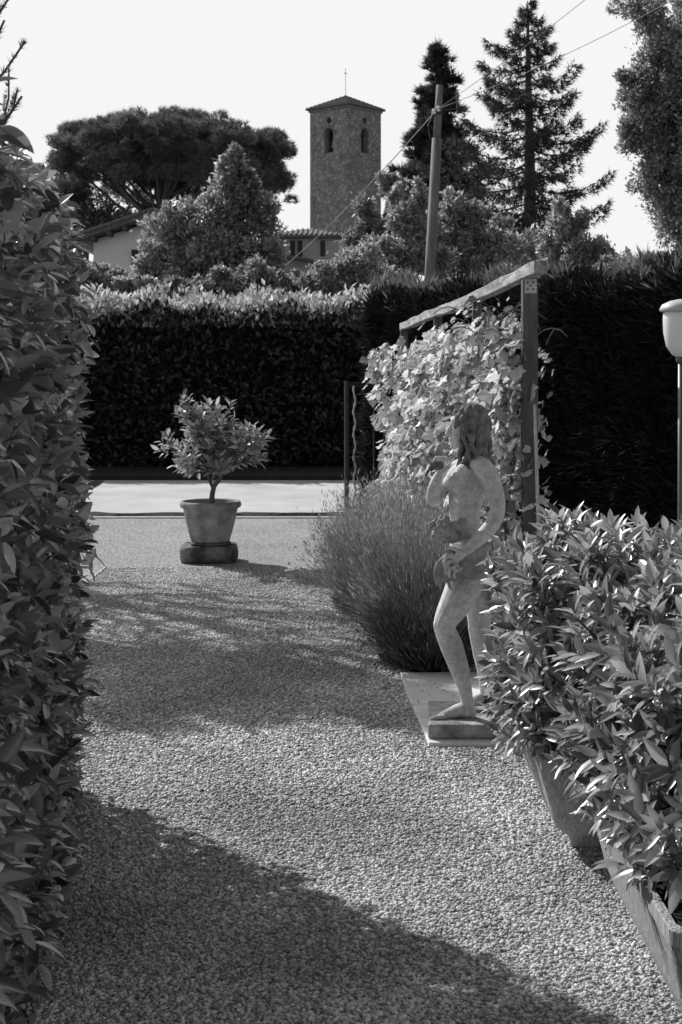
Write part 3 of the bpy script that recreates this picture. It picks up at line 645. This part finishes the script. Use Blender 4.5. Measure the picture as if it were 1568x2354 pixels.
# ------------------------------------------------------------------ lavender
STEM=([(-.5,0,0),(.5,0,0),(-.45,.4,.02),(.45,.4,.02),(-.35,.75,.08),(.35,.75,.08),(-.2,1,.16),(.2,1,.16)],[(0,1,3,2),(2,3,5,4),(4,5,7,6)])
SPK=([(0,-.3,0),(-.5,.3,0),(.5,.3,0),(0,1,0)],[(0,1,3),(0,3,2)])
def lavender(label,c,r,h,n,ms='lav',mf='lavbase',name='lavender_bush'):
    root=thing(name,label,'lavender' if name=='lavender_bush' else 'shrub',(c[0],c[1],0))
    a=rng.random(n)*6.283; til=np.arcsin(np.clip(rng.random(n)**.55,0,.985))*.95
    b=np.stack([c[0]+.5*r*np.cos(a)*rng.random(n),c[1]+.5*r*np.sin(a)*rng.random(n),.04+.1*h*rng.random(n)],1)
    d=np.stack([np.cos(a)*np.sin(til),np.sin(a)*np.sin(til),np.cos(til)],1)+.26*rng.normal(size=(n,3)); d=unit(d); d[:,2]=np.abs(d[:,2])+.05
    L=np.sqrt((r*.74*np.sin(til))**2+(h*.82*np.cos(til))**2)*(.36+.8*rng.random(n))
    up=np.array([0,0,1.])+.6*rdir(n)
    sc_=np.stack([np.full(n,.003),L,L],1)
    link('stem',scat('stem',*STEM,b,d,up,sc_),M[ms],root)
    side=unit(np.cross(d,up)); nr=np.cross(side,d); tip=b+d*L[:,None]+nr*(L*.16)[:,None]
    link('flower',scat('flower',*SPK,tip,d+nr*.4+.3*rdir(n),rdir(n),np.stack([np.full(n,.008),.02+.022*rng.random(n),np.full(n,.008)],1)),M[ms],root)
    m=int(n*1.1); u=rdir(m);u[:,2]=np.abs(u[:,2]); rr=.5+.42*rng.random(m)
    p=np.array([c[0],c[1],.02])+u*rr[:,None]*[.78*r,.78*r,h*.62]
    dd=u+np.array([0,0,.7])+rdir(m)*.5
    link('foliage',scat('foliage',*SPK,p,dd,rdir(m),np.stack([np.full(m,.007),.05+.05*rng.random(m),np.full(m,.01)],1)),M[mf],root)
    dm=MB(); dm.lathe([(.02,0),(.5*r,.001),(.52*r,.15*h),(.4*r,.3*h),(.2*r,.38*h),(.02,.4*h)],(c[0],c[1],0),20); dm.obj('inner_growth','core',root,smooth=True)
lavender('low dark bushy plant at the lower front of the lavender, beside the pale slab',(.47,7.66),.34,.33,6000,'lowleaf','lowleaf','low_shrub')
lavender('nearest wispy grey lavender bush, just behind the statue',(.54,8.5),.54,.64,8000)
lavender('wide grey lavender bush leaning over the gravel, in the middle of the row',(.38,9.4),.58,.70,9500)
lavender('farthest lavender bush, in front of the iron gate',(.48,10.8),.60,.76,8000)
# ------------------------------------------------------------------ potted tree
def shoots(tips,dirs,k,L,spread,size,upw=.3):
    n=len(tips); P=[];Dd=[];U=[]
    dirs=unit(dirs); a=unit(np.cross(dirs,rdir(n))); b=np.cross(dirs,a)
    for i in range(k):
        th=i*2.4+rng.random(n)*.5; f=i/max(1,k-1)
        rad=a*np.cos(th)[:,None]+b*np.sin(th)[:,None]
        P.append(tips-dirs*(L*(1-f)*(.8+.3*rng.random(n)))[:,None]+rad*.004)
        sp=spread*(1.15-.6*f)
        Dd.append(dirs*math.cos(sp)+rad*math.sin(sp)+.15*rng.normal(size=(n,3))); U.append(dirs*.8-rad*.3+np.array([0,0,upw]))
    P=np.concatenate(P);Dd=np.concatenate(Dd);U=np.concatenate(U); return P,Dd,U,size*(.65+.5*rng.random(len(P)))
def potted():
    Y=11.9; c=Vector((W(484,0,Y).x,Y,0)); 
    rg=[]
    for z,f in((0,.94),(.012,.98),(.06,1),(.115,.99),(.13,.965),(.138,.9)):
        rg.append([(c.x-.01+.236*f*(abs(math.cos(a))**.4)*math.copysign(1,math.cos(a))*(1+.02*math.sin(5*a+z*30)),c.y+.2*f*(abs(math.sin(a))**.4)*math.copysign(1,math.sin(a)),z+.006*math.sin(3*a)) for a in np.linspace(0,2*math.pi,61)[:-1]])
    tag(MB().rings(rg).obj('stone_block','block',smooth=False,bevel=0),'rough dark stone block on the gravel under the terracotta pot','stone')
    tag(MB().lathe([(.15,.142),(.168,.144),(.172,.158),(.16,.166)],c,40).obj('pot_saucer','block',smooth=True),'thin round disc between the terracotta pot and the stone block','saucer')
    root=thing('terracotta_pot','round terracotta pot with thick rim standing on a stone block','pot',(c.x,c.y,.168))
    MB().lathe([(.02,.168),(.155,.168),(.162,.175),(.178,.23),(.181,.236),(.2,.32),(.204,.326),(.226,.43),(.23,.445),(.25,.452),(.258,.47),(.256,.49),(.246,.502),(.232,.503),(.222,.49),(.215,.44),(.02,.43)],c,56).obj('pot_body','terra',root,smooth=True)
    MB().lathe([(.02,.436),(.213,.442),(.21,.46),(.1,.475),(.02,.478)],c,30).obj('soil','soil',root,smooth=True)
    t=thing('citrus_tree','small leafy citrus tree growing in the terracotta pot','tree',(c.x,c.y,.475))
    tr=MB(); q=lambda x,y,dy=0:W(x,y,Y)+Vector((0,dy,0)); fork=q(508,1092)
    tr.tube([q(485,1165),q(488,1135),q(492,1118),q(505,1100),fork],[.028,.022,.021,.02,.019],9)
    f2=q(482,1105); tr.tube([q(490,1122),f2],[.016,.013],7)
    tips=[];dirs=[];heads=[]
    for i in range(18):
        a=i*2.4; rr=random.uniform(.10,.52); e=Vector((c.x+.02+rr*math.cos(a)*1.0,c.y+rr*math.sin(a)*.8,W(0,1078-145*random.random(),Y).z))
        st=fork if i%3 else f2; m1=st.lerp(e,.45)+Vector((0,0,.03)); tr.tube([st,m1,e],[.012,.009,.005],6); heads.append((e,m1))
    for i in range(240):
        e,m1=random.choice(heads); s=m1.lerp(e,random.uniform(.4,1)); d=(e-fork).normalized()*.6+Vector((random.uniform(-.9,.9),random.uniform(-.9,.9),random.uniform(-.35,.95))); d.normalize()
        tp=s+d*random.uniform(.08,.22)
        ex=(tp.x-c.x-.03)/.60; ez=(tp.z-W(0,1000,Y).z)/.37; ey=(tp.y-c.y)/.5
        if ex*ex+ez*ez+ey*ey>1.15: continue
        tr.tube([s,tp],[.004,.002],4,cap=False); tips.append(tp);dirs.append(d+Vector((0,0,.35)))
    P,Dd,U,S=shoots(np.array(tips),np.array(dirs),8,.1,.95,.082)
    link('crown',scat('crown',*L_CIT,P,Dd,U,S),M['citrus'],t)
    tr.obj('trunk','bark',t,smooth=True)
potted()
# ------------------------------------------------------------------ trough planters and shrubs
def rrect(cx,cy,hx,hy,r,z,k=7):
    pts=[]
    for q,(sx,sy) in enumerate(((1,1),(-1,1),(-1,-1),(1,-1))):
        for j in range(k+1):
            a=math.pi/2*q+math.pi/2*j/k; pts.append((cx+sx*(hx-r)+r*math.cos(a),cy+sy*(hy-r)+r*math.sin(a),z))
    return pts
def planter(cx,cy,hx,hy,h,label):
    root=thing('trough_planter',label,'planter',(cx,cy,0),group=None)
    m=MB(); rg=[]
    for z,dx,dy,r in((.05,-.13,-.18,.04),(.06,-.10,-.13,.05),(.09,-.07,-.08,.06),(.14,-.05,-.05,.05),(h-.04,-.010,-.010,.035),(h-.038,-.004,-.004,.03),(h-.004,-.004,-.004,.03),(h,-.008,-.008,.03),(h,-.026,-.026,.03),(h-.08,-.035,-.035,.03)):
        rg.append(rrect(cx,cy,hx+dx,hy+dy,r,z))
    m.rings(rg); m.obj('trough','trough',root,smooth=False)
    MB().rings([rrect(cx,cy,hx-.042,hy-.042,.04,h-.078),rrect(cx,cy,hx-.05,hy-.05,.04,h-.03)]).obj('soil','soil',root)
    for sy in(-1,1):
        MB().box(cx-hx+.13,cx+hx-.13,cy+sy*(hy-.24)-.05,cy+sy*(hy-.24)+.05,0,.06).obj('foot','trough',root,bevel=.01)
planter(1.01,5.06,.37,.50,.35,'stone trough planter nearer the statue, its end facing the camera')
planter(1.09,3.72,.36,.56,.35,'combed stone trough planter in the lower right corner')
def shrub(label,c,r,nsh,name='evergreen_shrub',low=-.95,size=.078,zmin=.24,pw=.62,hang=0,hx=None):
    root=thing(name,label,'shrub',(c[0],c[1],.27))
    u=rdir(nsh*2); u=u[u[:,2]>low][:nsh]; n=len(u); f=.62+.40*rng.random(n)
    f*=1+.10*np.sin(u[:,0]*7+3*u[:,2])+.07*np.sin(u[:,1]*9)
    u2=np.sign(u)*np.abs(u)**pw*np.array([.93,.93,.97])
    tips=np.array(c)+u2*f[:,None]*np.array(r)
    lowz=tips[:,2]<zmin; tips[lowz,2]=zmin+.08*rng.random(lowz.sum())
    dirs=u*.8+np.array([0,0,.4])+rdir(n)*.5
    dirs[lowz]=dirs[lowz]*[1,1,.2]+np.array([0,0,.0])
    if hang:
        y0,y1,z0,z1=hx[1:]; ht=np.stack([hx[0]+.10*rng.random(hang)-.02,y0+(y1-y0)*rng.random(hang),z0+(z1-z0)*rng.random(hang)],1)
        hd=np.stack([-.9+.3*rng.random(hang),-.35+.7*rng.random(hang),-.35+.9*rng.random(hang)],1)
        tips=np.concatenate([tips,ht]); dirs=np.concatenate([dirs,hd]); n=len(tips)
    P,Dd,U,S=shoots(tips,dirs,13,.1,1.0,size,.2)
    link('foliage',scat('foliage',*L_MED,P,Dd,U,S,smooth=True),M['shrub'],root)
    t=MB()
    for i in range(0,n,2):
        e=Vector(tips[i]); s=Vector((c[0]+random.uniform(-.2,.2)*r[0],c[1]+random.uniform(-.4,.4)*r[1],.36)); t.tube([s,s.lerp(e,.5)+Vector((0,0,.06)),e-Vector(unit(dirs[i:i+1])[0])*.02],[.008,.006,.003],5,cap=False)
    t.obj('stem','bark',root)
shrub('evergreen shrub with lance leaves in the trough beside the statue',(1.05,5.06,.66),(.54,.62,.41),1150,zmin=.34,hang=75,hx=(.58,4.7,5.55,.32,.55))
shrub('evergreen shrub with lance leaves in the trough at the lower right corner',(1.12,3.86,.65),(.48,.74,.39),1300,zmin=.37,hang=75,hx=(.69,3.45,4.45,.37,.60))
shrub('evergreen shrub with pale leaves behind the planters below the lamp',(1.78,5.6,.46),(.5,.55,.38),420)
# ------------------------------------------------------------------ garden lamp
def lamp():
    Y=7.6; c=W(1566,0,Y); x=c.x; q=lambda y:W(0,y,Y).z
    root=thing('garden_lamp','garden lamp with white opal bowl and flat round cap on a slim post','lamp',(x,Y,0))
    MB().tube([(x,Y,0),(x,Y,q(835))],[.022,.017],14).obj('lamp_post','lamp',root,smooth=True)
    MB().lathe([(.07,0),(.07,.02),(.03,.04),(.026,.1)],(x,Y,0),20).obj('lamp_base','lamp',root,smooth=True)
    MB().lathe([(.018,q(836)),(.028,q(830)),(.03,q(820))],(x,Y,0),20).obj('lamp_collar','lamp',root,smooth=True)
    MB().lathe([(.022,q(822)),(.05,q(815)),(.08,q(795)),(.094,q(765)),(.097,q(735)),(.094,q(716))],(x,Y,0),36).obj('lamp_bowl','white',root,smooth=True)
    MB().lathe([(.09,q(717)),(.112,q(716)),(.115,q(711)),(.1,q(700)),(.06,q(692)),(.015,q(688))],(x,Y,0),36).obj('lamp_cap','lampcap',root,smooth=True)
lamp()
# ------------------------------------------------------------------ paving slab, statue
def slabs():
    a=[(.31,7.42),(.95,7.42),(.95,6.72),(.335,6.72)]; b=[(.34,6.71),(.95,6.71),(.95,6.02),(.372,6.02)]
    for pts,lab in((a,'pale stone paving slab farther from the camera beside the lavender'),(b,'pale stone paving slab under the statue')):
        tag(MB().poly([(x,y,.0) for x,y in pts],(0,0,.022)).obj('paving_slab','slab',bevel=.003),lab,'slab')
    n=70; p=np.stack([.34+.5*rng.random(n),6.5+.9*rng.random(n),np.full(n,.024)],1)
    o=link('leaf_litter',scat('leaf_litter',*L_SM,p,rdir(n)*[1,1,.1],np.tile([0,0,1.],(n,1))+.3*rdir(n),.008+.014*rng.random(n)),M['lowleaf']); tag(o,'tiny dry leaves and flower bits scattered on the pale slab','leaves',kind='stuff')
slabs()
SY=6.25
def P(px,py,dy=0): return W(px,py,SY+dy)
bm=bmesh.new(); bmesh.ops.create_icosphere(bm,subdivisions=2,radius=1); IV=np.array([tuple(v.co) for v in bm.verts]); IF=np.array([tuple(v.index for v in f.verts) for f in bm.faces]); bm.free()
class Blob:
    def __init__(s): s.V=[];s.F=[];s.n=0
    def add(s,c,r,rot=None):
        if not hasattr(r,'__len__'): r=(r,r,r)
        V=IV*np.array(r)
        if rot is not None: V=V@np.array(rot.to_matrix()).T
        s.V.append(V+np.array(c)); s.F.append(IF+s.n); s.n+=len(IV)
    def chain(s,nodes):
        for (a,ra),(b,rb) in zip(nodes[:-1],nodes[1:]):
            L=(b-a).length; k=max(2,int(L/(min(ra,rb)*.3))+1)
            for i in range(k+1):
                t=i/k; s.add(a.lerp(b,t),ra+(rb-ra)*t)
    def smoothchain(s,nodes,sub=5):
        pts=[n[0] for n in nodes]; out=[]
        for i in range(len(nodes)-1):
            p0=pts[max(i-1,0)];p1=pts[i];p2=pts[i+1];p3=pts[min(i+2,len(pts)-1)]
            for j in range(sub):
                t=j/sub; q=.5*((2*p1)+(p2-p0)*t+(2*p0-5*p1+4*p2-p3)*t*t+(3*p1-p0-3*p2+p3)*t**3); out.append((q,nodes[i][1]*(1-t)+nodes[i+1][1]*t))
        out.append(nodes[-1]); s.chain(out)
    def build(s,name,mat,parent,vox,it=5):
        me=npmesh(name,np.concatenate(s.V),np.concatenate(s.F)); o=link(name,me,mat)
        m=o.modifiers.new('r','REMESH'); m.mode='VOXEL'; m.voxel_size=vox; m.use_smooth_shade=True
        if it: m=o.modifiers.new('s','SMOOTH'); m.factor=.5; m.iterations=it
        me2=evaluated(o); bpy.data.objects.remove(o); me2.materials.clear()
        return link(name,me2,mat,parent,smooth=True)
def loft(b,nodes,n=6,rot=None):
    for i in range(len(nodes)-1):
        for j in range(n):
            t=j/n; t2=t*t*(3-2*t)
            b.add(nodes[i][0].lerp(nodes[i+1][0],t),tuple(nodes[i][1][k]*(1-t2)+nodes[i+1][1][k]*t2 for k in range(3)),rot)
    b.add(nodes[-1][0],nodes[-1][1],rot)
def statue():
    root=thing('statue','weathered stone statue of a long-haired woman holding flowers, facing left','statue',(W(1060,0,SY).x,SY,.022))
    Rz=Euler((0,0,R(35))); b=Blob()
    loft(b,[(P(1090,1318,.01),(.082,.112,.05)),(P(1090,1290,0),(.090,.122,.05)),(P(1080,1255,0),(.078,.108,.05)),(P(1070,1215,0),(.062,.086,.05)),(P(1067,1180,0),(.058,.080,.05)),(P(1071,1145,0),(.065,.092,.05)),(P(1076,1110,0),(.076,.110,.05)),(P(1086,1085,0),(.070,.116,.04)),(P(1090,1066,0),(.052,.112,.03)),(P(1088,1050,0),(.038,.06,.025))],5,Rz)
    for cx_,cy_,dy in ((1050,1106,-.075),(1037,1110,.03)):
        b.add(P(cx_,cy_,dy),(.038,.040,.036)); b.add(P(cx_+6,cy_-12,dy),(.036,.040,.036)); b.add(P(cx_+12,cy_-24,dy),(.030,.038,.03))
    b.smoothchain([(P(1090,1065),.042),(P(1084,1045,-.01),.034),(P(1072,1020,-.01),.033)])
    Rh=Euler((0,R(-8),R(14)))
    b.add(P(1078,978,-.005),(.066,.058,.070),Rh); b.add(P(1060,992,-.01),(.050,.048,.056),Rh); b.add(P(1055,1014,-.012),(.036,.034,.030),Rh); b.add(P(1043,1026,-.014),.0165)
    b.chain([(P(1040,974,-.015),.010),(P(1034,986,-.017),.0105),(P(1028,997,-.018),.0115)]); b.add(P(1035,1000,-.028),.009); b.add(P(1036,1001,-.006),.009)
    b.add(P(1046,964,-.014),(.018,.040,.014),Rh); b.add(P(1036,1009,-.016),(.011,.016,.006),Rh); b.add(P(1039,1016,-.016),(.011,.014,.006),Rh)
    b.add(P(1052,1004,-.040),(.022,.015,.020)); b.add(P(1048,984,-.036),(.011,.011,.0075)); b.add(P(1048,984,.012),(.011,.011,.0075))
    b.smoothchain([(P(1100,1070,-.07),.045),(P(1120,1088,-.115),.046),(P(1136,1125,-.14),.041),(P(1144,1165,-.15),.035),(P(1137,1196,-.16),.034),(P(1113,1228,-.175),.032),(P(1088,1252,-.18),.026),(P(1068,1268,-.18),.02)])
    b.add(P(1057,1277,-.182),(.028,.014,.022),Euler((0,R(-38),0))); b.add(P(1047,1285,-.182),(.024,.013,.021),Euler((0,R(-38),0)))
    for i,(sx,sy,L) in enumerate(((1031,1275,.9),(1035,1287,1.0),(1043,1298,.95),(1053,1305,.75))):
        b.chain([(P(sx+8,sy,-.185),.009),(P(sx-8*L,sy+9*L,-.194),.0082),(P(sx-12*L,sy+21*L,-.190),.0075),(P(sx-10*L,sy+30*L,-.180),.0066)])
    b.chain([(P(1058,1268,-.186),.010),(P(1044,1261,-.198),.009),(P(1032,1259,-.2),.0078)])
    b.smoothchain([(P(1060,1076,.085),.045),(P(1030,1095,.085),.041),(P(1008,1125,.06),.038),(P(998,1148,.03),.036),(P(998,1128,-.01),.032),(P(1005,1103,-.04),.025),(P(1012,1090,-.055),.02)])
    b.add(P(1013,1078,-.06),(.022,.015,.023))
    for i,(dx,L) in enumerate(((-13,.85),(-6,1),(2,1.05),(10,.9))):
        b.chain([(P(1013+dx*.8,1072,-.065-.004*i),.0088),(P(1011+dx,1060,-.078),.0083),(P(1016+dx,1054-3*L,-.09),.0075),(P(1024+dx,1058,-.095),.0066)])
    b.chain([(P(1022,1082,-.07),.010),(P(1032,1074,-.082),.009),(P(1035,1066,-.088),.0078)])
    b.smoothchain([(P(1084,1305,-.05),.088),(P(1066,1350,-.06),.082),(P(1044,1392,-.06),.068),(P(1024,1428,-.06),.052),(P(1024,1450,-.055),.047),(P(1038,1485,-.045),.051),(P(1054,1530,-.045),.045),(P(1067,1575,-.045),.033),(P(1074,1610,-.045),.027),(P(1079,1632,-.05),.028)])
    b.add(P(1020,1430,-.068),(.028,.028,.034))
    b.smoothchain([(P(1083,1640,-.05),.026),(P(1060,1632,-.05),.031),(P(1036,1640,-.055),.025),(P(1016,1647,-.06),.019)])
    for i in range(5): y=-.085+.0165*i; L=1-.12*abs(i-1)-.04*i; b.chain([(P(1020,1648,y),.0115),(P(1004-6*L,1650,y-.004),.0095),(P(998-7*L,1653,y-.004),.0085)])
    b.smoothchain([(P(1106,1312,.06),.085),(P(1104,1370,.075),.075),(P(1102,1430,.075),.053),(P(1102,1455,.08),.048),(P(1112,1500,.09),.051),(P(1118,1560,.1),.036),(P(1118,1612,.1),.027)])
    b.smoothchain([(P(1122,1612,.1),.026),(P(1100,1608,.095),.030),(P(1070,1620,.085),.02)])
    for i in range(5): y=.06+.014*i; b.chain([(P(1074,1620,y),.0115),(P(1054,1623,y),.009)])
    b.build('body',M['stone'],root,.0042,3)
    h=Blob(); h.add(P(1086,970,.0),(.070,.064,.070),Rh); h.add(P(1100,998,.0),(.054,.060,.07)); h.add(P(1070,953,-.005),(.044,.048,.028),Euler((0,R(-25),0)))
    n=17
    for i in range(n):
        f=i/(n-1); ph=i*1.9; ang=-1.0+2.7*f; r0=.068; pts=[]
        for k in range(17):
            t=k/16
            if t<.35: a=t/.35*1.5; rad=r0*math.sin(a); py=933+38*(1-math.cos(a))
            else: a=(t-.35)/.65; rad=r0*(1-.12*math.sin(a*3.1)); py=969+a*(104+36*f)
            wv=(8*math.sin(11*t+ph))*(t>.3)
            px=1084+523*rad*math.sin(ang)+26*max(0,t-.5)*(.4+f)+wv
            dy=-rad*math.cos(ang)+.010*math.cos(10*t+ph)
            pts.append((P(px,py,dy),(.0140-.007*t)*(1+.35*math.sin(ph))))
        h.smoothchain(pts,3)
    for j in range(4):
        pts=[(P(1060+6*j+18*math.sin(t*2.4)-10*t+6*math.sin(10*t+j*2),944+124*t+3*j,-.052-.035*math.sin(t*2.6)-.004*j),.011*(1-.45*t)) for t in np.linspace(0,1,12)]; h.smoothchain(pts,3)
    h.build('hair',M['hairst'],root,.004,0)
    g=Blob()
    for j in range(8):
        x=1001+6.5*j; g.smoothchain([(P(1036,1272,-.165+.004*j),.013),(P(x+6,1296,-.17+.006*j),.0095),(P(x+2*math.sin(j),1322,-.162+.008*j),.008),(P(x+3+3*math.sin(j*2),1346+9*math.sin(j*1.7),-.155+.009*j),.005)],3)
    for j in range(8):
        f=j/7
        g.smoothchain([(P(1034+2*f,1266+20*f,-.145+.04*f),.010),(P(1060,1276+50*f,-.160+.01*f),.010),(P(1096,1268+60*f,-.156),.011),(P(1128,1250+64*f,-.098),.0115),(P(1144,1240+68*f,.0),.012),(P(1128,1234+68*f,.09),.012)],5)
    for j in range(7):
        f=j/6; g.smoothchain([(P(1128-6*f,1270,-.09+.17*f),.016),(P(1136-4*f+6*math.sin(j*2),1330,-.085+.17*f),.015),(P(1128-6*f+5*math.sin(j*3),1395+12*math.sin(j*2.3),-.08+.17*f),.010)],4)
    g.build('drapery',M['drape'],root,.0042,0)
    fl=Blob(); r=random.Random(3)
    for i in range(46):
        a=r.random()*6.28; q=r.random()**.5; c=P(1033+44*q*math.cos(a),1220+27*q*math.sin(a),-.12-.045*math.sqrt(max(0,1-q*q))+.01*r.random()); s=r.uniform(.010,.015)
        fl.add(c,s*.8)
        for k in range(6): e=Vector((math.cos(k*1.047+i)*s,-.004,math.sin(k*1.047+i)*s)); fl.add(c+e,(s*.6,s*.5,s*.6))
    fl.add(P(1034,1226,-.1),(.082,.045,.044))
    fl.build('flower_bunch',M['drape'],root,.0036,0)
    s2=Blob()
    for i in range(9): s2.add(P(1003+r.uniform(-12,14),1068+r.uniform(-9,9),-.085+r.uniform(-.01,.01)),r.uniform(.009,.014))
    s2.build('held_flower',M['hairst'],root,.004,1)
    pl=MB(); pl.poly([(.372,6.075,.022),(.86,6.075,.022),(.88,6.52,.022),(.40,6.52,.022)],(0,0,.062)); pl.obj('plinth','plinth',root,bevel=.008)
statue()
